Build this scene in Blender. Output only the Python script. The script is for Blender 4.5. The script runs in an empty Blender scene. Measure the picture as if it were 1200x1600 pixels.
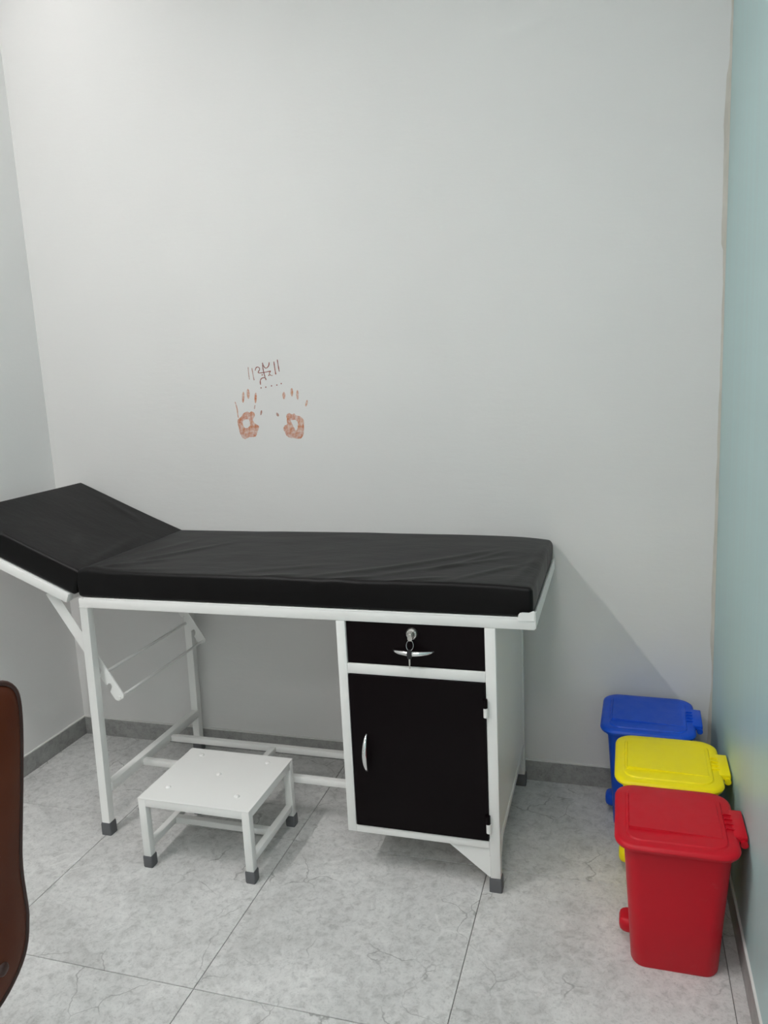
import bpy, bmesh, math, random
from mathutils import Vector, Matrix, noise

random.seed(7)
scene = bpy.context.scene
COL = scene.collection

# ------------------------------------------------------------------ camera
CAM = Vector((-0.2849, -2.4979, 1.4133))
YAW, PITCH, ROLL, FPX = 0.2978, -0.1828, -0.0482, 1219.73
fw = Vector((-math.sin(YAW)*math.cos(PITCH), math.cos(YAW)*math.cos(PITCH), math.sin(PITCH)))
rt = Vector((math.cos(YAW), math.sin(YAW), 0)); up = rt.cross(fw)
r2 = math.cos(ROLL)*rt + math.sin(ROLL)*up
u2 = -math.sin(ROLL)*rt + math.cos(ROLL)*up
cd = bpy.data.cameras.new('camera'); co = bpy.data.objects.new('camera', cd); COL.objects.link(co)
co.matrix_world = Matrix(((r2.x, u2.x, -fw.x, CAM.x), (r2.y, u2.y, -fw.y, CAM.y), (r2.z, u2.z, -fw.z, CAM.z), (0, 0, 0, 1)))
cd.sensor_fit = 'VERTICAL'; cd.sensor_height = 36.0; cd.sensor_width = 27.0
cd.lens = 36.0*FPX/1600.0; cd.clip_start = 0.02
scene.camera = co

# ------------------------------------------------------------------ world and exposure
w = bpy.data.worlds.new('world'); scene.world = w; w.use_nodes = True
w.node_tree.nodes['Background'].inputs[0].default_value = (0.9, 0.95, 1, 1)
w.node_tree.nodes['Background'].inputs[1].default_value = 0.05
vs = scene.view_settings
vs.view_transform = 'Standard'; vs.look = 'None'; vs.gamma = 1.0; vs.use_curve_mapping = False
vs.exposure = 0.20
TUBE_FAR_STRENGTH = 178.0 
TUBE_STRENGTH = 31.0          # emission of the ceiling tube lights

PANEL_STRENGTH = 15.5         # emission of the added fill panel; the other ceiling panel scales it

# ------------------------------------------------------------------ helpers
def shade(o, angle=40):
    me = o.data
    for p in me.polygons: p.use_smooth = True
    me.set_sharp_from_angle(angle=math.radians(angle))

def obj(name, bm, mat, parent=None, smooth=None, origin=None):
    """link a bmesh (built in world coordinates) as one mesh object"""
    me = bpy.data.meshes.new(name)
    off = Vector((0, 0, 0))
    if parent is not None:
        p = parent
        while p.parent: p = p.parent
        off = Vector(p.location)
    elif origin is not None: off = Vector(origin)
    bmesh.ops.recalc_face_normals(bm, faces=bm.faces[:])
    if off.length: bmesh.ops.translate(bm, verts=bm.verts[:], vec=-off)
    bm.to_mesh(me); bm.free()
    o = bpy.data.objects.new(name, me); COL.objects.link(o)
    if mat: me.materials.append(mat)
    if parent is not None: o.parent = parent
    elif origin is not None: o.location = off
    if smooth: shade(o, smooth)
    return o

def thing(name, label, cat, loc, group=None):
    o = bpy.data.objects.new(name, None); COL.objects.link(o)
    o.empty_display_size = 0.05; o.location = loc
    o['label'] = label; o['category'] = cat
    if group: o['group'] = group
    return o

def tag(o, label, cat, group=None):
    o['label'] = label; o['category'] = cat
    if group: o['group'] = group
    return o

def struct(name, bm, mat, label=None, cat=None, **k):
    o = obj(name, bm, mat, **k); o['kind'] = 'structure'
    if label: o['label'] = label
    if cat: o['category'] = cat
    return o

def B(): return bmesh.new()

def box(bm, x0, x1, y0, y1, z0, z1, bev=0.0, seg=2):
    ret = bmesh.ops.create_cube(bm, size=1.0)
    vs_ = ret['verts']
    for v in vs_:
        v.co = Vector((x0 + (v.co.x+.5)*(x1-x0), y0 + (v.co.y+.5)*(y1-y0), z0 + (v.co.z+.5)*(z1-z0)))
    if bev:
        es = list({e for v in vs_ for e in v.link_edges})
        bmesh.ops.bevel(bm, geom=es, offset=bev, segments=seg, affect='EDGES', profile=0.5)
    return bm

def beam(bm, p, q, w_, h_, upv=(0, 0, 1), bev=0.0):
    """rectangular bar from p to q; w_ across, h_ along upv"""
    p, q = Vector(p), Vector(q); d = (q-p); L = d.length; d.normalize()
    upv = Vector(upv); s = d.cross(upv).normalized(); u_ = s.cross(d).normalized()
    ret = bmesh.ops.create_cube(bm, size=1.0); vv = ret['verts']
    for v in vv:
        c = v.co.copy(); v.co = p + d*((c.x+.5)*L) + s*(c.y*w_) + u_*(c.z*h_)
    if bev:
        es = list({e for v in vv for e in v.link_edges})
        bmesh.ops.bevel(bm, geom=es, offset=bev, segments=2, affect='EDGES', profile=0.5)

def tube(bm, pts, r, n=10, closed=False, radii=None):
    pts = [Vector(p) for p in pts]; N = len(pts); rings = []
    prev = None
    for i in range(N):
        if closed: t = (pts[(i+1) % N]-pts[i-1]).normalized()
        else: t = (pts[min(i+1, N-1)]-pts[max(i-1, 0)]).normalized()
        if prev is None:
            a = Vector((0, 0, 1)) if abs(t.z) < .9 else Vector((1, 0, 0))
            s = t.cross(a).normalized()
        else:
            s = (prev - t*prev.dot(t)).normalized()
        prev = s; b = t.cross(s)
        rr = radii[i] if radii else r
        rings.append([bm.verts.new(pts[i]+(s*math.cos(k*2*math.pi/n)+b*math.sin(k*2*math.pi/n))*rr) for k in range(n)])
    M = N if closed else N-1
    for i in range(M):
        a, b = rings[i], rings[(i+1) % N]
        for k in range(n): bm.faces.new((a[k], a[(k+1) % n], b[(k+1) % n], b[k]))
    if not closed:
        bm.faces.new(rings[0][::-1]); bm.faces.new(rings[-1])

def lathe(bm, c, axis, prof, n=24):
    """prof: list of (radius, distance along axis)"""
    c = Vector(c); ax = Vector(axis).normalized()
    a = Vector((0, 0, 1)) if abs(ax.z) < .9 else Vector((1, 0, 0))
    s = ax.cross(a).normalized(); b = ax.cross(s); rings = []
    for r_, d in prof:
        rings.append([bm.verts.new(c+ax*d+(s*math.cos(k*2*math.pi/n)+b*math.sin(k*2*math.pi/n))*max(r_, 1e-5)) for k in range(n)])
    for A, C in zip(rings, rings[1:]):
        for k in range(n): bm.faces.new((A[k], A[(k+1) % n], C[(k+1) % n], C[k]))
    bm.faces.new(rings[0][::-1]); bm.faces.new(rings[-1])

def prism(bm, poly, vec):
    """extrude a closed polygon of 3-D points along vec"""
    vec = Vector(vec); a = [bm.verts.new(Vector(p)) for p in poly]; b = [bm.verts.new(Vector(p)+vec) for p in poly]
    bm.faces.new(a); bm.faces.new(b[::-1]); n = len(a)
    for i in range(n): bm.faces.new((a[i], b[i], b[(i+1) % n], a[(i+1) % n]))

def rrect(x0, x1, y0, y1, r, n=6):
    out = []
    for cx, cy, a0 in ((x1-r, y1-r, 0), (x0+r, y1-r, 90), (x0+r, y0+r, 180), (x1-r, y0+r, 270)):
        for k in range(n+1):
            a = math.radians(a0+90*k/n); out.append((cx+r*math.cos(a), cy+r*math.sin(a)))
    return out

def loft(bm, loops, cap0=True, cap1=True):
    R_ = [[bm.verts.new(Vector(p)) for p in L] for L in loops]; n = len(R_[0])
    for A, C in zip(R_, R_[1:]):
        for k in range(n): bm.faces.new((A[k], A[(k+1) % n], C[(k+1) % n], C[k]))
    if cap0: bm.faces.new(R_[0][::-1])
    if cap1: bm.faces.new(R_[-1])

# ------------------------------------------------------------------ materials
def mat(name, col, rough=0.5, metal=0.0, spec=0.5, coat=0.0):
    m = bpy.data.materials.new(name); m.use_nodes = True
    b = m.node_tree.nodes['Principled BSDF']
    b.inputs['Base Color'].default_value = (*col, 1); b.inputs['Roughness'].default_value = rough
    b.inputs['Metallic'].default_value = metal; b.inputs['Specular IOR Level'].default_value = spec
    if coat: b.inputs['Coat Weight'].default_value = coat; b.inputs['Coat Roughness'].default_value = .15
    return m

class NT:
    def __init__(s, m): s.t = m.node_tree; s.b = s.t.nodes['Principled BSDF']
    def n(s, ty, **k):
        x = s.t.nodes.new(ty)
        for a, v in k.items(): setattr(x, a, v)
        return x
    def l(s, a, b): s.t.links.new(a, b)
    def coord(s, kind='Object', scale=(1, 1, 1), rot=(0, 0, 0)):
        tc = s.n('ShaderNodeTexCoord'); mp = s.n('ShaderNodeMapping'); mp.inputs['Scale'].default_value = scale
        mp.inputs['Rotation'].default_value = rot
        s.l(tc.outputs[kind], mp.inputs['Vector']); return mp.outputs['Vector']
    def noise(s, vec, scale, detail=4, rough=.55, dist=0):
        x = s.n('ShaderNodeTexNoise'); x.inputs['Scale'].default_value = scale; x.inputs['Detail'].default_value = detail
        x.inputs['Roughness'].default_value = rough; x.inputs['Distortion'].default_value = dist
        if vec is not None: s.l(vec, x.inputs['Vector'])
        return x.outputs['Fac']
    def ramp(s, fac, stops):
        r = s.n('ShaderNodeValToRGB'); e = r.color_ramp.elements
        while len(e) < len(stops): e.new(.5)
        for el, (p, c) in zip(e, stops):
            el.position = p; el.color = (*c, 1) if isinstance(c, tuple) else (c, c, c, 1)
        s.l(fac, r.inputs['Fac']); return r.outputs['Color']
    def mix(s, fac, a, b, mode='MIX'):
        x = s.n('ShaderNodeMix', data_type='RGBA', blend_type=mode)
        for sock, v in ((x.inputs[0], fac), (x.inputs[6], a), (x.inputs[7], b)):
            if isinstance(v, (int, float)): sock.default_value = v
            elif isinstance(v, tuple): sock.default_value = (*v, 1)
            else: s.l(v, sock)
        return x.outputs[2]
    def bump(s, h, strength=.2, dist=.01, prev=None):
        x = s.n('ShaderNodeBump'); x.inputs['Strength'].default_value = strength; x.inputs['Distance'].default_value = dist
        s.l(h, x.inputs['Height'])
        if prev is not None: s.l(prev, x.inputs['Normal'])
        return x.outputs['Normal']

def wall_material(name, c):
    m = mat(name, c, .55, spec=.3); t = NT(m)
    v = t.coord('Object', (1, 1, 1)); v2 = t.coord('Object', (.7, .7, 2.2))
    n1 = t.noise(v, 1.3, 3); n2 = t.noise(v2, 5, 5, .6); n3 = t.noise(v, 90, 3)
    a = tuple(x*.975 for x in c); b = tuple(min(1, x*1.02) for x in c)
    t.l(t.ramp(n1, [(.3, a), (.7, b)]), t.b.inputs['Base Color'])
    nb = t.bump(n2, .10, .02); nb = t.bump(n3, .06, .003, nb); t.l(nb, t.b.inputs['Normal'])
    # tiny specks
    return m

M = {}
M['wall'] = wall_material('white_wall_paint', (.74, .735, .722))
M['wall_left'] = wall_material('white_wall_paint_lightened', (.86, .85, .84))  # same paint as the back wall, colour lightened to stand in for light
M['ceiling'] = mat('ceiling_paint', (.90, .90, .89), .7)
M['plaster'] = mat('bare_plaster', (.60, .57, .51), .8, spec=.2)
_t = NT(M['plaster']); _n = _t.noise(_t.coord('Object', (8, 8, 2)), 3, 4)
_t.l(_t.ramp(_n, [(.3, (.52, .49, .44)), (.7, (.68, .65, .59))]), _t.b.inputs['Base Color'])
M['caulk'] = mat('white_caulk', (.72, .72, .70), .6)

# teal laminate wall: faint vertical streaks
M['teal'] = mat('teal_wall', (.42, .60, .60), .38, spec=.5); _t = NT(M['teal'])
_n = _t.noise(_t.coord('Object', (1, 7, .35)), 3.5, 4, .5)
_t.l(_t.ramp(_n, [(.25, (.40, .575, .575)), (.75, (.49, .67, .67))]), _t.b.inputs['Base Color'])
_t.l(_t.ramp(_n, [(.3, .32), (.7, .46)]), _t.b.inputs['Roughness'])

def stone(name, dark, mid, light, rough=.42, use_rand=True, veins=True):
    m = mat(name, mid, rough, spec=.4); t = NT(m)
    v = t.coord('Object')
    if use_rand:
        oi = t.n('ShaderNodeObjectInfo'); ad = t.n('ShaderNodeVectorMath', operation='MULTIPLY_ADD')
        cb = t.n('ShaderNodeCombineXYZ')
        for i in range(3): t.l(oi.outputs['Random'], cb.inputs[i])
        ad.inputs[1].default_value = (37, 53, 11); t.l(cb.outputs[0], ad.inputs[0]); t.l(v, ad.inputs[2]); v = ad.outputs[0]
    n1 = t.noise(v, 4.5, 8, .66, .8); n2 = t.noise(v, 42, 6, .72, .5); n3 = t.noise(v, 170, 4, .6)
    base = t.ramp(n1, [(.28, dark), (.5, mid), (.74, light)])
    f2 = t.ramp(n2, [(.32, .60), (.50, 1.0), (.70, 1.20)]); base = t.mix(.62, base, f2, 'MULTIPLY')
    f3 = t.ramp(n3, [(.30, .70), (.46, 1.0)]); base = t.mix(.62, base, f3, 'MULTIPLY')
    if veins:
        # thin crack-like veins: distorted voronoi cell borders, broken up by noise
        mp = t.n('ShaderNodeVectorMath', operation='MULTIPLY_ADD')
        nn = t.n('ShaderNodeTexNoise'); nn.inputs['Scale'].default_value = 5; nn.inputs['Detail'].default_value = 5
        t.l(v, nn.inputs['Vector']); mp.inputs[1].default_value = (.20, .20, .20)
        t.l(nn.outputs['Color'], mp.inputs[0]); t.l(v, mp.inputs[2])
        vo = t.n('ShaderNodeTexVoronoi', feature='DISTANCE_TO_EDGE'); vo.inputs['Scale'].default_value = 5.0
        t.l(mp.outputs[0], vo.inputs['Vector'])
        line = t.ramp(vo.outputs['Distance'], [(0.0, .85), (.011, 0.0)])
        gate = t.ramp(t.noise(v, 4.3, 3), [(.48, 0.0), (.58, 1.0)])
        lm = t.mix(1.0, line, gate, 'MULTIPLY')
        base = t.mix(lm, base, tuple(x*.55 for x in dark))
        vo2 = t.n('ShaderNodeTexVoronoi', feature='DISTANCE_TO_EDGE'); vo2.inputs['Scale'].default_value = 2.3
        t.l(mp.outputs[0], vo2.inputs['Vector'])
        line2 = t.ramp(vo2.outputs['Distance'], [(0.0, .38), (.016, 0.0)])
        gate2 = t.ramp(t.noise(v, 6.1, 3), [(.50, 0.0), (.62, 1.0)])
        base = t.mix(t.mix(1.0, line2, gate2, 'MULTIPLY'), base, tuple(min(1, x*1.18) for x in light))
    t.l(base, t.b.inputs['Base Color'])
    t.l(t.bump(n2, .12, .002), t.b.inputs['Normal'])
    return m
M['tile'] = stone('grey_stone_tile', (.51, .51, .50), (.635, .635, .625), (.74, .74, .73))
M['skirting'] = stone('grey_stone_skirting', (.27, .27, .265), (.33, .33, .32), (.40, .40, .39), .45, False, False)
M['grout'] = mat('dark_grout', (.20, .20, .195), .9)

M['enamel'] = mat('white_enamel', (.87, .87, .85), .28, spec=.5)
_t = NT(M['enamel']); _n = _t.noise(_t.coord('Object'), 60, 3); _t.l(_t.bump(_n, .06, .002), _t.b.inputs['Normal'])
M['black'] = mat('dark_brown_laminate', (.0036, .0016, .0022), .30, spec=.12)
_t = NT(M['black']); _n = _t.noise(_t.coord('Object'), 5, 3); _t.l(_t.ramp(_n, [(.3, .30), (.7, .40)]), _t.b.inputs['Roughness'])
M['rexine'] = mat('black_rexine', (.0024, .0020, .0022), .42, spec=.19); _t = NT(M['rexine'])
_n = _t.noise(_t.coord('Object'), 420, 2); _n2 = _t.noise(_t.coord('Object', (1, 2.2, 1), (0, 0, .5)), 9, 4)
_nb = _t.bump(_n2, .18, .01); _t.l(_t.bump(_n, .08, .001, _nb), _t.b.inputs['Normal'])
M['rubber'] = mat('grey_rubber', (.115, .118, .125), .55)
M['chrome'] = mat('chrome', (.82, .82, .82), .12, 1.0)
M['steel'] = mat('brushed_steel', (.62, .61, .58), .3, 1.0)
M['keyblack'] = mat('black_plastic', (.012, .012, .014), .4)
def plastic(name, c, rough=.38):
    m = mat(name, c, rough, spec=.28); t = NT(m); v = t.coord('Object')
    n = t.noise(v, 18, 5, .65)
    t.l(t.ramp(n, [(.35, .30), (.65, .46)]), t.b.inputs['Roughness'])
    d = t.noise(t.coord('Object', (1, 3, 1)), 7, 5, .7)       # dusty scuffs
    f = t.ramp(d, [(.62, 0.0), (.80, .10)])
    t.l(t.mix(f, c, (.72, .68, .62)), t.b.inputs['Base Color'])
    return m
M['red'] = plastic('red_plastic', (.54, .005, .017))
M['yellow'] = plastic('yellow_plastic', (.95, .80, .004))
M['blue'] = plastic('blue_plastic', (.006, .085, .62))
M['leather'] = mat('brown_leather', (.115, .030, .014), .50, spec=.12); _t = NT(M['leather'])
_v = _t.coord('Object'); _n = _t.noise(_v, 4, 4); _n2 = _t.noise(_v, 220, 3)
_t.l(_t.ramp(_n, [(.3, (.090, .020, .008)), (.7, (.135, .035, .016))]), _t.b.inputs['Base Color'])
_t.l(_t.bump(_n2, .15, .001), _t.b.inputs['Normal'])
M['piping'] = mat('dark_brown_piping', (.045, .014, .010), .45)
M['chairblack'] = mat('black_chair_plastic', (.015, .015, .016), .45)

WALLC = (.74, .735, .722)
def stain(name, c, c2, lo=.36, hi=.56, scale=70, base=.1, top=.95):
    """patchy paint mark: flakes of pigment with the wall colour showing between"""
    m = mat(name, c, .7, spec=.2); t = NT(m); v = t.coord('Object')
    n = t.noise(v, scale, 5, .7); n2 = t.noise(v, 22, 3)
    pig = t.ramp(n2, [(.35, c), (.65, c2)])
    a = t.ramp(n, [(lo, base), (hi, top)])
    t.l(t.mix(a, WALLC, pig), t.b.inputs['Base Color'])
    return m
M['stain'] = stain('orange_handprint_paint', (.50, .125, .040), (.58, .23, .09), .36, .62, 62, .30, .95)
M['stroke'] = stain('rust_red_stroke_paint', (.22, .045, .030), (.34, .09, .055), .25, .5, 90, .65)
M['stroke_light'] = stain('faint_rust_stroke_paint', (.36, .15, .11), (.44, .21, .15), .30, .6, 90, .35)

def emit(name, c, s):
    m = bpy.data.materials.new(name); m.use_nodes = True; nt = m.node_tree; nt.nodes.clear()
    e = nt.nodes.new('ShaderNodeEmission'); e.inputs[0].default_value = (*c, 1); e.inputs[1].default_value = s
    o = nt.nodes.new('ShaderNodeOutputMaterial'); nt.links.new(e.outputs[0], o.inputs[0]); return m
M['tube'] = emit('lit_tube', (1.0, .970, .960), TUBE_STRENGTH)
M['tube_far'] = emit('lit_tube_far', (1.0, .970, .960), TUBE_FAR_STRENGTH)
M['panel_dim'] = emit('lit_panel_dim', (1.0, .970, .960), PANEL_STRENGTH*.72)
M['panel'] = emit('lit_fill_panel', (1.0, .970, .960), PANEL_STRENGTH)

# ------------------------------------------------------------------ room shell
W, YF, H = 2.375, -4.3, 3.02          # left wall, wall behind the camera, ceiling
HB = 0.071
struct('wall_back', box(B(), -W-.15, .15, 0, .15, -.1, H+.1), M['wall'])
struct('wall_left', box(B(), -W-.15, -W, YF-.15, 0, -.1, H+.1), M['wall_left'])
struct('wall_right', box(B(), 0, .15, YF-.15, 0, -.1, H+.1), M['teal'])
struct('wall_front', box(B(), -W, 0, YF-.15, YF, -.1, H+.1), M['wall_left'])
struct('ceiling', box(B(), -W, 0, YF, 0, H, H+.1), M['ceiling'])
floor = struct('floor', box(B(), -W, 0, YF, 0, -.06, -.0025), M['grout'])

# floor tiles, 0.6 m grid with fine recessed joints
gx = [-W] + [-1.835+.6*k for k in range(4)] + [0.0]
gy = [0.0] + [-.5104-.6*k for k in range(7)]
gy = [y for y in gy if y > YF] + [YF]
G = .0010
def slab(x0, x1, y0, y1):
    bm = B(); cx, cy = (x0+x1)/2, (y0+y1)/2
    box(bm, x0+G-cx, x1-G-cx, y0+G-cy, y1-G-cy, -.012, 0)
    top = [e for e in bm.edges if all(v.co.z > -1e-6 for v in e.verts)]
    bmesh.ops.bevel(bm, geom=top, offset=.0008, segments=1, affect='EDGES')
    return bm, (cx, cy, 0)
for i in range(len(gx)-1):
    for j in range(len(gy)-1):
        bm, c = slab(gx[i], gx[i+1], gy[j+1], gy[j])
        me = bpy.data.meshes.new('tile'); bm.to_mesh(me); bm.free(); me.materials.append(M['tile'])
        o = bpy.data.objects.new('tile', me); COL.objects.link(o); o.parent = floor; o.location = c

# skirting with a fine caulk line on top
def skirting(name, x0, x1, y0, y1, lip):
    s = struct(name, box(B(), x0, x1, y0, y1, 0.0005, HB), M['skirting'])
    o = obj('caulk_line', box(B(), *lip, HB, HB+.0035), M['caulk'], s)
T = .010
skirting('baseboard_back', -W, 0, -T, 0, (-W, 0, -T*.8, 0))
skirting('baseboard_left', -W, -W+T, YF, -T, (-W, -W+T*.8, YF, -T))
skirting('baseboard_right', -.006, 0, YF, -T, (-.005, 0, YF, -T))

# unpainted ragged plaster strip down the right-hand corner
random.seed(3)
pts = []
z = HB+.004
prof = [(.07, .013), (.20, .011), (.30, .010), (.36, .005), (.45, .004), (.52, .010), (.70, .011), (.9, .009), (1.1, .008),
        (1.3, .007), (1.5, .006), (1.70, .007), (1.705, .013), (1.9, .014), (2.1, .0145), (2.16, .012), (2.18, .006), (2.5, .005), (2.95, .004)]
def pw(z):
    for (a, b), (c, d) in zip(prof, prof[1:]):
        if a <= z <= c: return b+(d-b)*(z-a)/(c-a)
    return prof[-1][1]
bm = B(); left = []; n = 160
for i in range(n+1):
    z = HB+.004 + (H-HB-.004)*i/n
    ww = pw(z) + .0025*noise.noise((0, 3.1, z*14)) + .001*noise.noise((1, 7, z*60))
    left.append((-max(.002, ww), -.0009, z))
for a, b in zip(left, left[1:]):
    va = [bm.verts.new(p) for p in (a, (0, -.0009, a[2]), (0, -.0009, b[2]), b)]
    bm.faces.new(va)
bmesh.ops.remove_doubles(bm, verts=bm.verts[:], dist=1e-6)
r_ = bmesh.ops.extrude_face_region(bm, geom=bm.faces[:])
bmesh.ops.translate(bm, verts=[v for v in r_['geom'] if isinstance(v, bmesh.types.BMVert)], vec=(0, .0008, 0))
struct('trim_1', bm, M['plaster'], 'ragged strip of bare beige plaster down the corner', 'trim')

# ------------------------------------------------------------------ ceiling tube lights
def tube_light(x, y0, y1, label, mt):
    t = thing('tube_light', label, 'light', (x, (y0+y1)/2, H), 'ceiling tube lights')
    obj('housing', box(B(), x-.03, x+.03, y0, y1, H-.028, H, .004), M['enamel'], t)
    obj('diffuser', box(B(), x-.022, x+.022, y0+.012, y1-.012, H-.0295, H-.028), mt, t)
    for s_ in (-1, 1):
        obj('side_lip', box(B(), x+s_*.0225-.0025, x+s_*.0225+.0025, y0+.012, y1-.012, H-.034, H-.028), M['enamel'], t)
    for yy in (y0, y1-.012):
        obj('end_cap', box(B(), x-.026, x+.026, yy, yy+.012, H-.036, H-.028, .002), M['enamel'], t)
LX = -2.12
tube_light(LX, -1.42, -.22, 'slim ceiling tube light nearest the back wall', M['tube'])
tube_light(LX, -2.75, -1.55, 'slim ceiling tube light farther from the back wall', M['tube_far'])

def panel_light(x, y, label, mt):
    t = thing('panel_light', label, 'light', (x, y, H))
    bm = B(); loft(bm, [[(x+a, y+b, H) for a, b in rrect(-.30, .30, -.30, .30, .01, 2)], [(x+a, y+b, H-.022) for a, b in rrect(-.30, .30, -.30, .30, .01, 2)],
                        [(x+a, y+b, H-.022) for a, b in rrect(-.275, .275, -.275, .275, .01, 2)], [(x+a, y+b, H-.018) for a, b in rrect(-.275, .275, -.275, .275, .01, 2)]])
    obj('frame', bm, M['enamel'], t, 30)
    obj('diffuser', box(B(), x-.272, x+.272, y-.272, y+.272, H-.0195, H-.0185), mt, t)
panel_light(-.55, -3.7, 'added square fill panel behind the camera', M['panel'])  # unseen fill lamp, added for soft light from the front
panel_light(-.62, -1.65, 'square ceiling panel light over the front of the cabinet end', M['panel_dim'])

# ------------------------------------------------------------------ examination couch
X0, X1 = -1.832, -.584          # outer faces of the end legs
XE = -.484                      # end of the overhanging deck
YFR, YBK = -.613, -.024         # front and back faces
TB = .028                       # tube size
ZR0, ZR1 = .750, .779           # deck rail
bed = thing('examination_couch', 'white steel examination couch with dark drawer cabinet and raised head end', 'couch', (-1.2, -.32, 0))
EN = M['enamel']
def leg(x, y, foot_h=.04, lean=0.0):
    bm = B(); beam(bm, (x-lean, y, foot_h-.008), (x, y, ZR0), TB, TB, (0, 1, 0), .002)
    o = obj('leg', bm, EN, bed, 30)
    xf = x-lean
    bm = B(); loft(bm, [[(px, py, 0.0) for px, py in rrect(xf-.0175, xf+.0175, y-.0175, y+.0175, .004, 3)],
                        [(px, py, .036) for px, py in rrect(xf-.0172, xf+.0172, y-.0172, y+.0172, .004, 3)],
                        [(px, py, .041) for px, py in rrect(xf-.0155, xf+.0155, y-.0155, y+.0155, .003, 3)]])
    f = obj('foot', bm, M['rubber'], o, 40); f['label'] = 'grey rubber foot'
h = TB/2
leg(X0+h, YFR+h, lean=.014); leg(X0+h, YBK-h, lean=.012); leg(X1-h, YFR+h); leg(X1-h, YBK-h)
# deck: four rails, sheet, turned-up end plate and corner tab
obj('deck_rail', box(B(), X0, XE, YFR, YFR+TB, ZR0, ZR1, .0025), EN, bed, 30)
obj('deck_rail', box(B(), X0, XE, YBK-TB, YBK, ZR0, ZR1, .0025), EN, bed, 30)
obj('deck_rail', box(B(), X0, X0+TB, YFR+TB, YBK-TB, ZR0, ZR1-.001, .002), EN, bed, 30)
obj('deck_rail', box(B(), XE-TB, XE, YFR+TB, YBK-TB, ZR0, ZR1-.001, .002), EN, bed, 30)
obj('deck_sheet', box(B(), X0+TB, XE-TB, YFR+TB, YBK-TB, .772, .7785), EN, bed)
obj('lip', box(B(), X0+.02, XE-.036, YFR+.0002, YFR+.0026, ZR1-.002, ZR1+.0035, .0008), EN, bed, 30)
bm = B()
tab = [(-.526, ZR1-.004), (-.526, ZR1+.004), (-.5245, ZR1+.011), (-.521, ZR1+.0155), (-.515, ZR1+.017), (-.498, ZR1+.017), (XE-.0045, ZR1+.0215), (XE-.001, ZR1+.0215), (XE-.001, ZR1-.004)]
prism(bm, [(a, YFR-.003, b) for a, b in tab], (0, .0028, 0)); obj('corner_tab', bm, EN, bed)
bm = B(); side = [(YFR, ZR0+.004), (YFR, ZR1+.020), (YFR+.02, ZR1+.012), (YFR+.10, ZR1+.010), (YBK, ZR1+.010), (YBK, ZR0+.004)]
prism(bm, [(XE-.001, a, b) for a, b in side], (.003, 0, 0)); obj('end_plate', bm, EN, bed)

# cabinet under the right half
CL = -1.015                     # left face of the cabinet
ZC = .128                       # underside
for y in (YFR+h, YBK-h):
    bm = B(); beam(bm, (CL+.013, y, ZC), (CL+.013, y, ZR0), .026, TB, (0, 1, 0), .002); obj('cabinet_post', bm, EN, bed, 30)
def crossrail(z0, z1, y=YFR):
    obj('cabinet_rail', box(B(), CL+.026, X1-TB, y, y+TB, z0, z1, .0015), EN, bed, 30)
crossrail(ZC, .150); crossrail(.602, .630); crossrail(ZC, .150, YBK-TB)
obj('cabinet_rail', box(B(), X1-TB+.001, X1-.001, YFR+TB, YBK-TB, ZC, .150, .0015), EN, bed, 30)
obj('cabinet_rail', box(B(), CL+.001, CL+.027, YFR+TB, YBK-TB, ZC, .150, .0015), EN, bed, 30)
obj('side_panel', box(B(), X1-.007, X1-.003, YFR+TB, YBK-TB, .150, ZR0), EN, bed)
obj('side_panel', box(B(), CL+.003, CL+.007, YFR+TB, YBK-TB, .150, ZR0), EN, bed)
obj('back_panel', box(B(), CL+.026, X1-TB, YBK-.010, YBK-.006, .150, ZR0), EN, bed)
obj('bottom_panel', box(B(), CL+.027, X1-TB, YFR+TB, YBK-TB, ZC+.004, ZC+.008), EN, bed)
# triangular gussets at the two long legs
def gusset(poly, vec):
    bm = B(); prism(bm, poly, vec); obj('gusset', bm, EN, bed)
gusset([(-.728, YFR+.006, ZC+.001), (X1-TB+.001, YFR+.006, ZC+.001), (X1-TB+.001, YFR+.006, .036)], (0, .003, 0))
gusset([(X1-.008, YFR+TB-.001, ZC+.001), (X1-.008, YFR+TB-.001, .040), (X1-.008, YFR+TB+.085, ZC+.001)], (.003, 0, 0))
gusset([(X1-.008, YBK-TB+.001, ZC+.001), (X1-.008, YBK-TB+.001, .045), (X1-.008, YBK-TB-.05, ZC+.001)], (.003, 0, 0))
for a, b in (((-.712, .1265), (-.622, .1275)),):
    beam_bm = B(); beam(beam_bm, (a[0], YFR+.004, a[1]), (b[0], YFR+.004, b[1]), .004, .002); obj('weld_bead', beam_bm, EN, bed)
bm = B(); beam(bm, (X1-TB-.001, YFR+.005, .060), (X1-TB-.001, YFR+.005, .104), .003, .002, (1, 0, 0)); obj('weld_bead', bm, EN, bed)

XL, XR = CL+.0265, X1-TB-.0005     # opening
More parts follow.
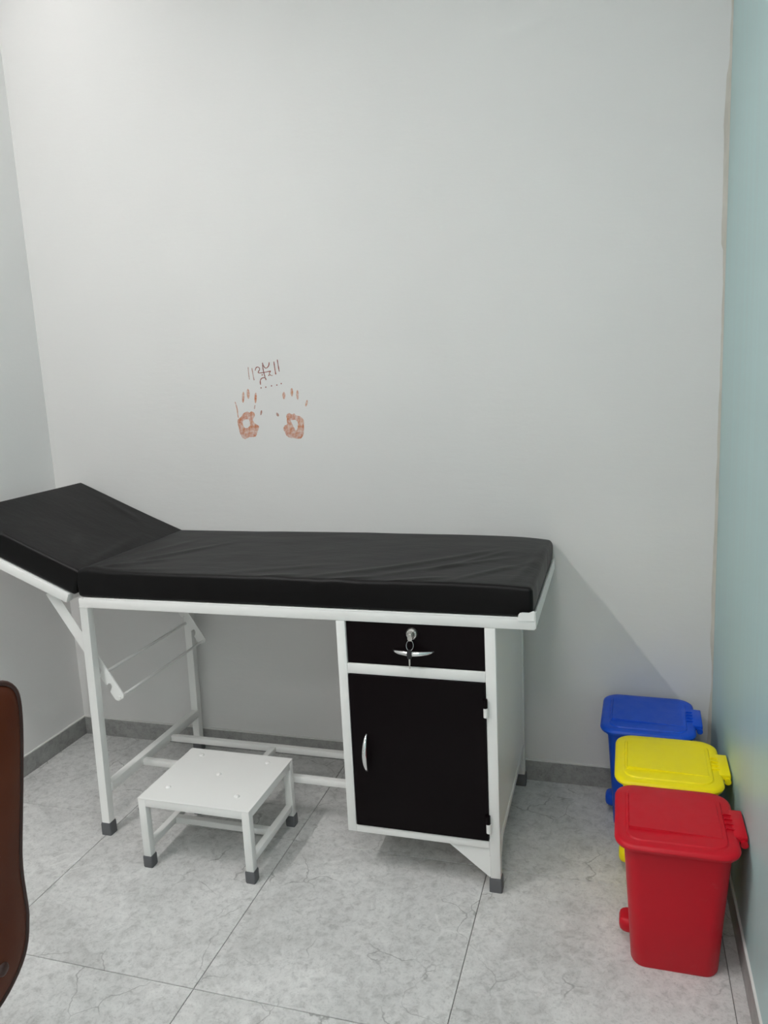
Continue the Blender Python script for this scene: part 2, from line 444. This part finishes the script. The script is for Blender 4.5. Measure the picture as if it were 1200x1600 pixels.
# drawer
drawer = obj('drawer', box(B(), XL+.001, XR-.001, YFR+.006, YFR+.022, .6305, .7485, .001), M['black'], bed)
drawer['label'] = 'dark brown laminate drawer front'
def bow_handle(p, q, out, parent, r=.0063):
    p, q = Vector(p), Vector(q); d = (q-p); pts = []; rad = []
    n = 20
    for k in range(n+1):
        t = k/n; o_ = math.sin(math.pi*t)**.55 * out
        pts.append(p + d*t + Vector((0, -o_, 0))); rad.append(r*(.62+.5*math.sin(math.pi*t)))
    bm = B(); tube(bm, pts, r, 10, radii=rad)
    hd = obj('handle', bm, M['chrome'], parent, 60); hd['label'] = 'chrome bow handle'
    return hd
DY = YFR+.006
bow_handle((-.857, DY, .676), (-.749, DY, .676), .026, drawer)
bm = B(); lathe(bm, (-.804, DY, .723), (0, -1, 0), [(.0165, -.001), (.0165, .004), (.0135, .009), (.0105, .010), (.0100, .0075), (.0035, .0075)], 28)
lk = obj('lock', bm, M['steel'], drawer, 40); lk['label'] = 'round steel drawer lock'
# door
DZ0, DZ1 = .1525, .6005
door = obj('door', box(B(), XL+.002, XR-.001, YFR-.004, YFR+.012, DZ0, DZ1, .0015), M['black'], bed)
door['label'] = 'dark brown laminate cabinet door'
bow_handle((-.943, YFR-.004, .322), (-.943, YFR-.004, .428), .026, door)
for zz in (.560, .230):
    bm = B(); tube(bm, [(XR-.001, YFR-.007, zz-.024), (XR-.001, YFR-.007, zz-.001)], .0065, 12)
    a = obj('hinge', bm, M['black'], door, 40)
    a['label'] = 'dark upper half of a barrel hinge'
    bm = B(); tube(bm, [(XR+.001, YFR-.0072, zz-.050), (XR+.001, YFR-.0072, zz-.025)], .0068, 12)
    a = obj('hinge', bm, EN, door, 40); a['label'] = 'white lower half of a barrel hinge'
    bm = B(); box(bm, XR-.012, XR+.004, YFR-.0050, YFR-.0035, zz-.024, zz-.002); obj('hinge_leaf', bm, M['black'], door)
# lower stretcher frame
xs = X0-.010+h
bm = B(); box(bm, xs-.010, xs+.016, YFR+TB, YBK-TB, .139, .168, .002); obj('stretcher', bm, EN, bed, 30)
for yy in (-.407, -.234):
    bm = B(); box(bm, xs+.014, CL, yy-.010, yy+.010, .137, .157, .001); obj('stretcher', bm, EN, bed, 30)
bm = B(); box(bm, -1.424, -1.404, -.397, -.244, .1375, .1565, .001); obj('stretcher', bm, EN, bed, 30)

# raised head end: frame hinged at the left of the deck
ANG = math.radians(23.0); PX, PZ = -1.828, .862; PT = .080
du = Vector((-math.cos(ANG), 0, math.sin(ANG))); dn = Vector((-math.sin(ANG), 0, -math.cos(ANG)))
def hp(u, y, d): return Vector((PX, y, PZ)) + du*u + dn*d
HLEN = .452
def hbeam(name, u0, u1, ya, yb, d0, d1):
    bm = B(); box(bm, u0, u1, ya, yb, d0, d1, .002)
    for v in bm.verts: v.co = hp(v.co.x, v.co.y, v.co.z)
    return obj(name, bm, EN, bed, 30)
D0 = PT+.001
hbeam('head_rail', .006, HLEN, YFR, YFR+TB, D0, D0+.029)
hbeam('head_rail', .006, HLEN, YBK-TB, YBK, D0, D0+.029)
hbeam('head_rail', .0065, .0065+TB, YFR+TB, YBK-TB, D0+.001, D0+.028)
hbeam('head_rail', HLEN-TB, HLEN, YFR+TB, YBK-TB, D0, D0+.028)
hbeam('head_sheet', .034, HLEN-TB, YFR+TB, YBK-TB, D0+.001, D0+.006)
# notched support struts, their tie rod and the fixed rod they rest on
def strut(y):
    a = Vector((-1.966, y, .783)); b = Vector((-1.757, y, .452)); d = (b-a).normalized(); s = Vector((d.z, 0, -d.x))  # s: lower left side
    if s.x > 0: s = -s
    L = (b-a).length; wd = .036
    prof = [(0, -wd/2), (L, -wd/2), (L+.008, -wd/4), (L+.008, wd/4), (L, wd/2)]
    low = []
    for c in (L-.045, L-.105, L-.160):
        low += [(c+.014, wd/2), (c+.010, wd*.25), (c+.004, wd*.02), (c-.006, wd*.0), (c-.010, wd*.16), (c-.007, wd*.30), (c-.012, wd/2)]
    prof += low + [(0, wd/2)]
    bm = B(); prism(bm, [a+d*t+s*k for t, k in prof], (0, .004, 0)); obj('support_strut', bm, EN, bed)
    return b
ys1, ys2 = YFR+.040, YBK-.044
b1 = strut(ys1); strut(ys2)
bm = B(); tube(bm, [(b1.x, ys1-.003, b1.z), (b1.x, ys2+.007, b1.z)], .0045, 10); obj('tie_rod', bm, EN, bed, 60)
bm = B(); tube(bm, [(X0+.012, YFR+TB-.002, .518), (X0+.012, YBK-TB+.002, .518)], .005, 10); obj('rest_rod', bm, EN, bed, 60)

# ------------------------------------------------------------------ mattress
def rounded_pad(x0, x1, y0, y1, z0, z1, r, cell, fn):
    bm = B()
    def axis(a, b):
        n_ = max(2, int(round((b-a)/cell))); core = [a+(b-a)*i/n_ for i in range(n_+1)]
        extra = [a+r*k/5 for k in range(1, 5)] + [b-r*k/5 for k in range(1, 5)]
        return sorted(set(round(q, 6) for q in core+extra))
    ax, ay, az = axis(x0, x1), axis(y0, y1), axis(z0, z1)
    cache = {}
    def V(p):
        k = tuple(round(q, 6) for q in p)
        if k not in cache: cache[k] = bm.verts.new(p)
        return cache[k]
    def grid(A, C, mk):
        for i in range(len(A)-1):
            for j in range(len(C)-1):
                bm.faces.new([V(mk(A[i], C[j])), V(mk(A[i+1], C[j])), V(mk(A[i+1], C[j+1])), V(mk(A[i], C[j+1]))])
    for zz in (z0, z1): grid(ax, ay, lambda a, b, q=zz: (a, b, q))
    for yy in (y0, y1): grid(ax, az, lambda a, b, q=yy: (a, q, b))
    for xx in (x0, x1): grid(ay, az, lambda a, b, q=xx: (q, a, b))
    lo = Vector((x0+r, y0+r, z0+r)); hi = Vector((x1-r, y1-r, z1-r))
    for v in bm.verts:
        c = Vector([min(max(v.co[i], lo[i]), hi[i]) for i in range(3)]); d = v.co-c
        if d.length > 1e-9: v.co = c + d.normalized()*r
    for v in bm.verts: v.co = fn(v.co.copy())
    return bm

def seg(px, py, a, b):
    a, b, p = Vector(a), Vector(b), Vector((px, py)); d = b-a; t = max(0, min(1, (p-a).dot(d)/d.length_squared))
    return (p-a-d*t).length, t
# folds in the cover: ((start), (end), height, width)
folds = [((-1.80, -.600), (-1.52, -.20), .0045, .016), ((-1.81, -.595), (-1.58, -.42), .0050, .014), ((-1.81, -.60), (-1.50, -.555), .0040, .012),
         ((-1.815, -.56), (-1.66, -.16), .0035, .018),
         ((-.96, -.52), (-.60, -.20), .0030, .014), ((-.90, -.545), (-.56, -.30), .0032, .012), ((-.80, -.50), (-.58, -.22), .0028, .010),
         ((-.70, -.58), (-.52, -.36), .0030, .011), ((-1.10, -.59), (-.80, -.40), .0026, .014), ((-.52, -.45), (-.50, -.12), .0030, .010),
         ((-.545, -.56), (-.505, -.30), .0032, .009), ((-1.36, -.58), (-1.05, -.44), .0022, .018), ((-1.82, -.590), (-1.72, -.585), .006, .010), ((-1.02, -.600), (-.90, -.560), .0040, .010), ((-.86, -.600), (-.70, -.545), .0036, .010), ((-1.24, -.600), (-1.12, -.570), .003, .010)]
ffolds = [(-1.74, .62, .004), (-1.60, .5, .003), (-1.43, -.4, .003), (-1.25, .5, .0035), (-1.08, .7, .004), (-.97, .6, .004), (-.86, -.5, .003), (-.74, .6, .003), (-.63, .4, .0035), (-.55, -.3, .003)]
MX0, MX1, MY0, MY1, MZ0, MZ1 = -1.838, -.4905, -.6055, -.014, .780, .862
def flat_fn(p):
    tz = (p.z-MZ0)/(MZ1-MZ0)
    if tz > .6:
        dz = 0
        for a, b, hh, wd in folds:
            d, t = seg(p.x, p.y, a, b)
            if d < 4*wd: dz += hh*math.exp(-(d/wd)**2)*math.sin(math.pi*min(1, max(0, .12+.85*t)))
        dz += .0030*noise.noise((p.x*3.0, p.y*4.0, 0)) + .0012*noise.noise((p.x*9, p.y*14, 2))
        # sagging toward the right-hand end and its rear corner
        e = max(0, (p.x+.62)/.14); dz -= .006*e*e
        f = max(0, (p.x+.80)/.32)*max(0, (p.y+.22)/.2); dz -= .012*f*f
        p.z += dz*min(1, (tz-.6)/.3)
    if p.y < MY0+.03:
        k = math.sin(math.pi*min(1, max(0, tz)))
        dy = .004*k
        for x, sl, hh in ffolds:
            d = (p.x-x)-sl*(p.z-.82)
            dy += hh*.8*math.exp(-(d/.016)**2)*k
        p.y -= dy*.6*min(1, max(0, (tz-.10)/.35))
    if p.x > MX1-.03:
        k = math.sin(math.pi*min(1, max(0, tz))); p.x += .0028*k + .0020*noise.noise((p.y*16, p.z*6, 5))*k
    return p
mattress = thing('mattress', 'black vinyl mattress folded up at the head of the examination couch', 'mattress', (-1.2, -.32, .78))
o = obj('flat_section', rounded_pad(MX0, MX1, MY0, MY1, MZ0, MZ1, .011, .010, flat_fn), M['rexine'], mattress); shade(o, 80)
def head_fn(p):
    u, y, d = p.x, p.y, p.z          # d: depth below the top surface
    td = 1-d/PT
    if td > .6:
        k = 0
        for a, b, hh, wd in (((.02, -.60), (.16, -.40), .004, .014), ((.01, -.56), (.05, -.20), .003, .014), ((.12, -.10), (.34, -.06), .002, .014)):
            dd, t = seg(u, y, a, b)
            if dd < 4*wd: k += hh*math.exp(-(dd/wd)**2)*math.sin(math.pi*min(1, max(0, .1+.85*t)))
        k += .0022*noise.noise((u*3.3, y*4.0, 9))
        d -= k*min(1, (td-.6)/.3)
    if y < MY0+.03: y -= .003*math.sin(math.pi*min(1, max(0, td)))
    return hp(u, y, d)
o = obj('raised_section', rounded_pad(-.010, HLEN+.004, MY0, MY1, 0.0, PT, .009, .012, head_fn), M['rexine'], mattress); shade(o, 80)

# ------------------------------------------------------------------ key ring hanging from the drawer lock
kr = thing('key_ring', 'small key ring with black headed key hanging from the drawer lock', 'keys', (-.806, DY-.012, .70))
LKY = DY-.0078
obj('key', box(B(), -.8062, -.8018, LKY-.012, LKY, .7172, .7288, .001), M['steel'], kr)
bm = B(); prism(bm, [(-.8105+a, LKY-.012, .7105+b) for a, b in ((0, .004), (.003, 0), (.009, 0), (.0125, .004), (.0125, .012), (.009, .016), (.003, .016), (0, .012))], (0, -.006, 0)); 
k1 = obj('key_head', bm, M['steel'], kr)
rc = Vector((-.805, LKY-.017, .6985)); bm = B()
tube(bm, [rc+Vector((.0095*math.cos(a*math.pi/12), .004*math.sin(a*math.pi/12), .0125*math.sin(a*math.pi/12))) for a in range(24)], .0010, 6, closed=True)
obj('ring', bm, M['chrome'], kr, 60)
kx, ky = -.8055, LKY-.022
bm = B(); prism(bm, [(kx+a, ky, .664+b) for a, b in ((-.004, 0), (.004, 0), (.0065, .006), (.0065, .018), (.004, .025), (-.004, .025), (-.0065, .018), (-.0065, .006))], (0, -.004, 0))
obj('key_head', bm, M['keyblack'], kr)
bm = B(); prism(bm, [(kx+a, ky-.001, .637+b) for a, b in ((-.0020, 0), (.0012, 0), (.0022, .004), (.0010, .008), (.0022, .012), (.0022, .028), (-.0020, .028))], (0, -.0018, 0))
obj('key', bm, M['steel'], kr)

# ------------------------------------------------------------------ step stool
SX0, SX1, SY0, SY1, SZ = -1.617, -1.261, -.730, -.421, .222
st = thing('step_stool', 'low white metal step stool with grey rubber feet', 'stool', ((SX0+SX1)/2, (SY0+SY1)/2, 0))
ST = .024
obj('top', box(B(), SX0, SX1, SY0, SY1, SZ-.0035, SZ, .001), EN, st)
def apron(x0, x1, y0, y1): obj('apron', box(B(), x0, x1, y0, y1, SZ-.026, SZ-.0035, .0015), EN, st, 30)
apron(SX0+ST, SX1-ST, SY0+.0005, SY0+ST); apron(SX0+ST, SX1-ST, SY1-ST, SY1-.0005)
apron(SX0+.0005, SX0+ST, SY0+ST, SY1-ST); apron(SX1-ST, SX1-.0005, SY0+ST, SY1-ST)
for sx in (SX0+ST/2+.0005, SX1-ST/2-.0005):
    for sy in (SY0+ST/2+.0005, SY1-ST/2-.0005):
        l_ = obj('leg', box(B(), sx-ST/2, sx+ST/2, sy-ST/2, sy+ST/2, .020, SZ-.0035, .0018), EN, st, 30)
        bm = B(); loft(bm, [[(a, b, 0) for a, b in rrect(sx-.0140, sx+.0140, sy-.0140, sy+.0140, .004, 3)],
                            [(a, b, .004) for a, b in rrect(sx-.0152, sx+.0152, sy-.0152, sy+.0152, .004, 3)],
                            [(a, b, .034) for a, b in rrect(sx-.0148, sx+.0148, sy-.0148, sy+.0148, .003, 3)],
                            [(a, b, .036) for a, b in rrect(sx-.0136, sx+.0136, sy-.0136, sy+.0136, .003, 3)]])
        f = obj('foot', bm, M['rubber'], l_, 40); f['label'] = 'grey rubber foot'
for sx in (SX0+ST/2, SX1-ST/2):
    obj('stretcher', box(B(), sx-.010, sx+.010, SY0+ST, SY1-ST, .056, .076, .0018), EN, st, 30)
obj('stretcher', box(B(), SX0+ST/2+.010, SX1-ST/2-.010, -.586, -.566, .0565, .0755, .0018), EN, st, 30)
for x, y in ((-1.559, -.461), (-1.327, -.464), (-1.445, -.559), (-1.559, -.658), (-1.331, -.663)):
    bm = B(); lathe(bm, (x, y, SZ-.0004), (0, 0, 1), [(.0080, 0), (.0078, .0020), (.0062, .0038), (.0035, .0048), (.0005, .0051)], 16)
    obj('dimple', bm, EN, st, 60)

# ------------------------------------------------------------------ pedal bins
def pedal_bin(cx, cy, mt, label, rot=0.0, ztop=.340):
    t = thing('pedal_bin', label, 'bin', (cx, cy, 0), 'pedal bins along the teal wall')
    def P(l, z): return [(cx+a, cy+b, z) for a, b in l]
    # body: open tapered tub with wall thickness and rolled rim
    outer = [(0.000, .0935, .090, .030), (.006, .097, .093, .034), (.15, .105, .103, .035), (ztop-.045, .114, .116, .036), (ztop-.025, .116, .118, .036)]
    loops = [P(rrect(-a, a, -b, b, r), z) for z, a, b, r in outer]
    loops += [P(rrect(-.123, .123, -.125, .125, .040), ztop-.025), P(rrect(-.123, .123, -.125, .125, .040), ztop-.0165)]
    loops += [P(rrect(-.112, .112, -.114, .114, .034), ztop-.0165), P(rrect(-.092, .092, -.088, .088, .03), .005)]
    bm = B(); loft(bm, loops); body = obj('body', bm, mt, t, 35)
    # lid: skirted rounded plate with a wedge shaped raised panel and moulded ridges
    L = [(-.134, .130, -.134, .134, .045, ztop-.015), (-.136, .132, -.136, .136, .047, ztop-.009), (-.134, .130, -.134, .134, .046, ztop-.004), (-.128, .124, -.128, .128, .042, ztop),
         (-.112, .108, -.112, .112, .032, ztop), (-.109, .105, -.109, .109, .030, ztop+.003), (-.100, .098, -.100, .100, .026, ztop+.0035)]
    bm = B(); loft(bm, [P(rrect(a, b, c, d, r, 8), z) for a, b, c, d, r, z in L]); lid = obj('lid', bm, mt, t, 35)
    z0 = ztop+.0034
    bm = B()
    base = [(-.106, -.074), (.098, -.074), (.098, .074), (-.106, .074)]
    topv = [(-.103, -.072, .0068), (.096, -.072, .0012), (.096, .072, .0012), (-.103, .072, .0068)]
    loft(bm, [[(cx+a, cy+b, z0-.001) for a, b in base], [(cx+a, cy+b, z0+c) for a, b, c in topv]])
    obj('raised_panel', bm, mt, lid)
    # hinge block on the wall side, with pin knuckle
    bm = B(); box(bm, cx+.122, cx+.151, cy-.052, cy+.060, ztop-.014, ztop+.001, .003); obj('hinge_block', bm, mt, lid, 35)
    bm = B(); tube(bm, [(cx+.143, cy-.058, ztop-.015), (cx+.143, cy+.064, ztop-.015)], .0085, 12); obj('hinge_knuckle', bm, mt, body, 40)
    for k in range(4):
        yy = cy-.028+.020*k
        bm = B(); prism(bm, [(cx+.106, yy, ztop+.001), (cx+.126, yy, ztop+.000), (cx+.126, yy, ztop+.003), (cx+.110, yy, ztop+.0045)], (0, .003, 0)); obj('rib', bm, mt, lid)
    # pedal: rounded tongue low on the room side
    bm = B(); pl = rrect(-.030, .030, .030, .070, .016, 5)
    loft(bm, [[(cx-.085, cy+a, b) for a, b in pl], [(cx-.106, cy+a, b) for a, b in pl], [(cx-.115, cy+a*.90, .050+(b-.050)*.93) for a, b in pl], [(cx-.121, cy+a*.72, .050+(b-.050)*.78) for a, b in pl], [(cx-.124, cy+a*.4, .050+(b-.050)*.45) for a, b in pl]])
    obj('pedal', bm, mt, t, 35)
    if rot: t.rotation_euler.z = rot
    return t
pedal_bin(-.154, -.709, M['red'], 'red plastic pedal bin, nearest the camera', 0.0, .340)
pedal_bin(-.155, -.433, M['yellow'], 'yellow plastic pedal bin between red and blue bins', -.01, .340)
pedal_bin(-.196, -.152, M['blue'], 'blue plastic pedal bin at the back against the wall', -.03, .340)

# ------------------------------------------------------------------ paint marks on the back wall
def wp(cx, cy):
    s, t_ = cx/1200, cy/1200
    x = (1-s)*(1-t_)*-1.627+s*(1-t_)*-1.224+(1-s)*t_*-1.664+s*t_*-1.248+.005*4*s*(1-s)
    z_ = (1-s)*(1-t_)*1.516+s*(1-t_)*1.494+(1-s)*t_*1.136+s*t_*1.130+.003*4*t_*(1-t_)
    return (x, z_)
YP = -.0004
def paint_poly(name, outer, holes, mt, parent):
    bm = B(); es = []
    for loop in [outer]+holes:
        vsq = [bm.verts.new((x, YP, z_)) for x, z_ in loop]
        for i in range(len(vsq)): es.append(bm.edges.new((vsq[i], vsq[(i+1) % len(vsq)])))
    bmesh.ops.triangle_fill(bm, edges=es, use_beauty=True)
    return obj(name, bm, mt, parent)
def smooth_loop(pts, sub=4, jit=0.0):
    n_ = len(pts); out = []
    for i in range(n_):
        p0, p1, p2, p3 = [Vector(pts[(i+k-1) % n_]) for k in range(4)]
        for s in range(sub):
            t = s/sub
            q = .5*((2*p1)+(p2-p0)*t+(2*p0-5*p1+4*p2-p3)*t*t+(3*p1-p0-3*p2+p3)*t**3)
            if jit: q += Vector((random.uniform(-jit, jit), random.uniform(-jit, jit)))
            out.append(wp(*q))
    return out
def ell(cx, cy, rx, ry, tilt=0, n_=16, jit=2.0):
    out = []; ct, s_ = math.cos(math.radians(tilt)), math.sin(math.radians(tilt))
    for k in range(n_):
        a = 2*math.pi*k/n_; x, y = rx*math.cos(a)+random.uniform(-jit, jit)*.5, ry*math.sin(a)+random.uniform(-jit, jit)
        out.append(wp(cx+x*ct-y*s_, cy+x*s_+y*ct))
    return out
def ribbon(pts, wd):
    pts = [Vector(p) for p in pts]; dense = []
    n_ = len(pts)
    for i in range(n_-1):
        p0, p1, p2, p3 = pts[max(i-1, 0)], pts[i], pts[i+1], pts[min(i+2, n_-1)]
        for s in range(5):
            t = s/5; dense.append(.5*((2*p1)+(p2-p0)*t+(2*p0-5*p1+4*p2-p3)*t*t+(3*p1-p0-3*p2+p3)*t**3))
    dense.append(pts[-1]); l_, r__ = [], []
    for i, p in enumerate(dense):
        t = (dense[min(i+1, len(dense)-1)]-dense[max(i-1, 0)]).normalized(); nrm = Vector((-t.y, t.x))
        hw = wd*1.15/2*(.75+.4*noise.noise((p.x*.05, p.y*.05, 1)))
        l_.append(wp(*(p+nrm*hw))); r__.append(wp(*(p-nrm*hw)))
    return l_, r__
def stroke(pts, wd, mt, parent, name='stroke'):
    l_, r__ = ribbon(pts, wd); bm = B()
    A = [bm.verts.new((x, YP, z_)) for x, z_ in l_]; C = [bm.verts.new((x, YP, z_)) for x, z_ in r__]
    for i in range(len(A)-1): bm.faces.new((A[i], A[i+1], C[i+1], C[i]))
    return obj(name, bm, mt, parent)
random.seed(11)
def loc_of(cx, cy): x, z_ = wp(cx, cy); return (x, YP, z_)
hl = thing('handprint', 'orange left handprint with a long thin little finger on the back wall', 'handprint', loc_of(330, 1030), 'pair of handprints')
palm = [(285, 748), (328, 728), (348, 742), (376, 729), (405, 745), (404, 790), (388, 815), (402, 850), (438, 876), (458, 900), (446, 930), (436, 962), (424, 1000), (390, 1008), (345, 1012), (310, 1030), (280, 1020), (257, 990), (240, 940), (226, 880), (220, 832), (236, 802), (262, 782)]
hole = [(288, 826), (322, 812), (348, 824), (358, 870), (342, 900), (310, 912), (287, 888), (276, 852)]
paint_poly('palm', smooth_loop(palm, 4, 2.5), [smooth_loop(hole, 4, 3)], M['stain'], hl)
for e in ((282, 572, 13, 62, 2), (336, 533, 16, 56, -4), (418, 580, 13, 60, 2), (408, 680, 7, 24, 8), (480, 742, 9, 28, 8)):
    paint_poly('fingerprint', ell(*e), [], M['stain'] if e[0] not in (408, 480) else M['stroke_light'], hl)
stroke([(192, 622), (206, 665), (216, 710), (222, 760), (230, 800)], 13, M['stain'], hl, 'fingerprint')
hr = thing('handprint', 'orange right handprint with four short fingertip dabs on the back wall', 'handprint', loc_of(850, 1030), 'pair of handprints')
palm = [(757, 765), (788, 746), (815, 760), (845, 750), (868, 775), (905, 778), (940, 808), (952, 860), (950, 930), (944, 985), (915, 1025), (880, 1028), (840, 1020), (800, 1018), (766, 1000), (742, 965), (726, 920), (736, 885), (766, 868), (762, 812)]
hole = [(806, 826), (836, 822), (868, 828), (884, 862), (880, 915), (864, 938), (846, 915), (826, 872)]
paint_poly('palm', smooth_loop(palm, 4, 2.5), [smooth_loop(hole, 4, 3)], M['stain'], hr)
for e in ((730, 552, 15, 40, 0), (817, 516, 15, 46, -2), (880, 545, 13, 54, -2), (980, 637, 11, 38, 14), (660, 762, 13, 24, -25)):
    paint_poly('fingerprint', ell(*e), [], M['stain'] if e[0] != 660 else M['stroke_light'], hr)
sy = thing('painted_symbol', 'rust red hand-drawn religious symbol between double strokes above the handprints', 'wall symbol', loc_of(510, 470))
for pts, wd, mt in (([(335, 240), (341, 310), (350, 375)], 10, 'stroke_light'), ([(377, 250), (388, 320), (402, 385)], 11, 'stroke_light'),
                    ([(618, 178), (628, 250), (640, 320)], 13, 'stroke'), ([(655, 155), (666, 220), (678, 288)], 11, 'stroke'),
                    ([(492, 190), (495, 215), (498, 250), (508, 300), (522, 348)], 12, 'stroke'), ([(494, 200), (512, 238), (535, 250), (560, 225), (566, 186)], 12, 'stroke'),
                    ([(412, 278), (424, 245), (448, 240), (462, 262), (446, 296), (460, 304), (510, 298), (585, 282)], 10, 'stroke'),
                    ([(582, 284), (568, 312), (590, 332), (606, 330)], 9, 'stroke'), ([(532, 382), (524, 358), (490, 360), (470, 386), (472, 434)], 11, 'stroke')):
    stroke(pts, wd, M[mt], sy)
for x, y in ((478, 468), (530, 460), (593, 446), (652, 437), (700, 421), (490, 325), (563, 330)):
    paint_poly('dot', ell(x, y, 7, 8, 0, 10, 1), [], M['stroke'], sy)

# ------------------------------------------------------------------ leather chair at the left edge
CX, CY = -1.50, -1.775
ch = thing('office_chair', 'brown leather office chair seen from behind at the left edge', 'chair', (CX, CY, 0))
# half outline of the back (distance from the centre line, height)
half = [(0, .962), (.10, .961), (.18, .957), (.225, .948), (.247, .930), (.254, .905), (.252, .86), (.243, .79), (.233, .715), (.226, .65), (.226, .605), (.231, .56), (.236, .515), (.230, .470), (.213, .438), (.180, .412), (.140, .398), (.07, .388), (0, .385)]
loop = [(a, z_) for a, z_ in half] + [(-a, z_) for a, z_ in half[-2:0:-1]]
def catm(L_, sub=3):
    n_ = len(L_); out = []
    for i in range(n_):
        p0, p1, p2, p3 = [Vector(L_[(i+k-1) % n_]) for k in range(4)]
        for s in range(sub):
            t = s/sub; out.append(.5*((2*p1)+(p2-p0)*t+(2*p0-5*p1+4*p2-p3)*t*t+(3*p1-p0-3*p2+p3)*t**3))
    return out
loop = catm(loop)
def backx(z_): return -1.262 + .085*max(0, (z_-.50))**1.0 + .012*math.sin((z_-.385)/.575*math.pi)   # rear face, leaning back
cen = Vector((0, .66))
def ring(scale, dx): return [(backx(p.y)+dx, CY+cen.x+(p.x-cen.x)*scale, cen.y+(p.y-cen.y)*scale) for p in loop]
bm = B(); loft(bm, [ring(.55, .010), ring(.80, .008), ring(.94, .004), ring(.985, -.002), ring(1.0, -.012), ring(1.0, -.050), ring(.97, -.075), ring(.85, -.095), ring(.5, -.105)])
back = obj('backrest', bm, M['leather'], ch, 80)
bm = B(); tube(bm, ring(.996, -.004), .0048, 8, closed=True); obj('piping', bm, M['piping'], back, 80)
bm = B(); tube(bm, ring(1.0, -.050), .0042, 8, closed=True); obj('piping', bm, M['piping'], back, 80)
for a, z_ in ((-.10, .80), (.10, .80), (-.10, .50), (.10, .50), (.165, .47), (-.165, .47)):
    bm = B(); lathe(bm, (backx(z_)+.006, CY+a, z_), (1, 0, 0), [(.012, -.004), (.011, .002), (.007, .005), (.001, .006)], 14); obj('button', bm, M['piping'], back, 60)
# seat, arms and base (off the picture's edge)
bm = rounded_pad(CX-.27, CX+.20, CY-.25, CY+.25, .385, .480, .040, .03, lambda p: p); obj('seat', bm, M['leather'], ch, 80)
for s in (-1, 1):
    a_ = s*.275
    bm = B(); tube(bm, [(CX+.10, CY+s*.23, .40), (CX+.10, CY+a_, .47), (CX+.08, CY+a_, .60), (CX-.02, CY+a_, .635), (CX-.16, CY+a_, .63)], .014, 10)
    ar = obj('armrest', bm, M['chairblack'], ch, 60)
    bm = B(); box(bm, CX-.19, CX+.06, CY+a_-.028, CY+a_+.028, .640, .668, .010); obj('arm_pad', bm, M['leather'], ar, 60)
bm = B(); lathe(bm, (CX-.03, CY, .095), (0, 0, 1), [(.032, 0), (.032, .12), (.022, .122), (.022, .25), (.07, .26), (.07, .29)], 24); obj('column', bm, M['chrome'], ch, 40)
for k in range(5):
    a = math.radians(90+36+72*k); d = Vector((math.cos(a), math.sin(a), 0)); c = Vector((CX-.03, CY, 0))
    bm = B(); beam(bm, c+Vector((0, 0, .105)), c+d*.24+Vector((0, 0, .078)), .036, .026, bev=.004); sp = obj('base_arm', bm, M['chairblack'], ch, 40)
    e = c+d*.235; s = Vector((-d.y, d.x, 0))
    bm = B(); lathe(bm, e+Vector((0, 0, .030))-s*.020, s, [(.022, 0), (.030, .004), (.030, .014), (.022, .017), (.022, .023), (.030, .026), (.030, .036), (.022, .040)], 18)
    obj('caster', bm, M['chairblack'], sp, 40)
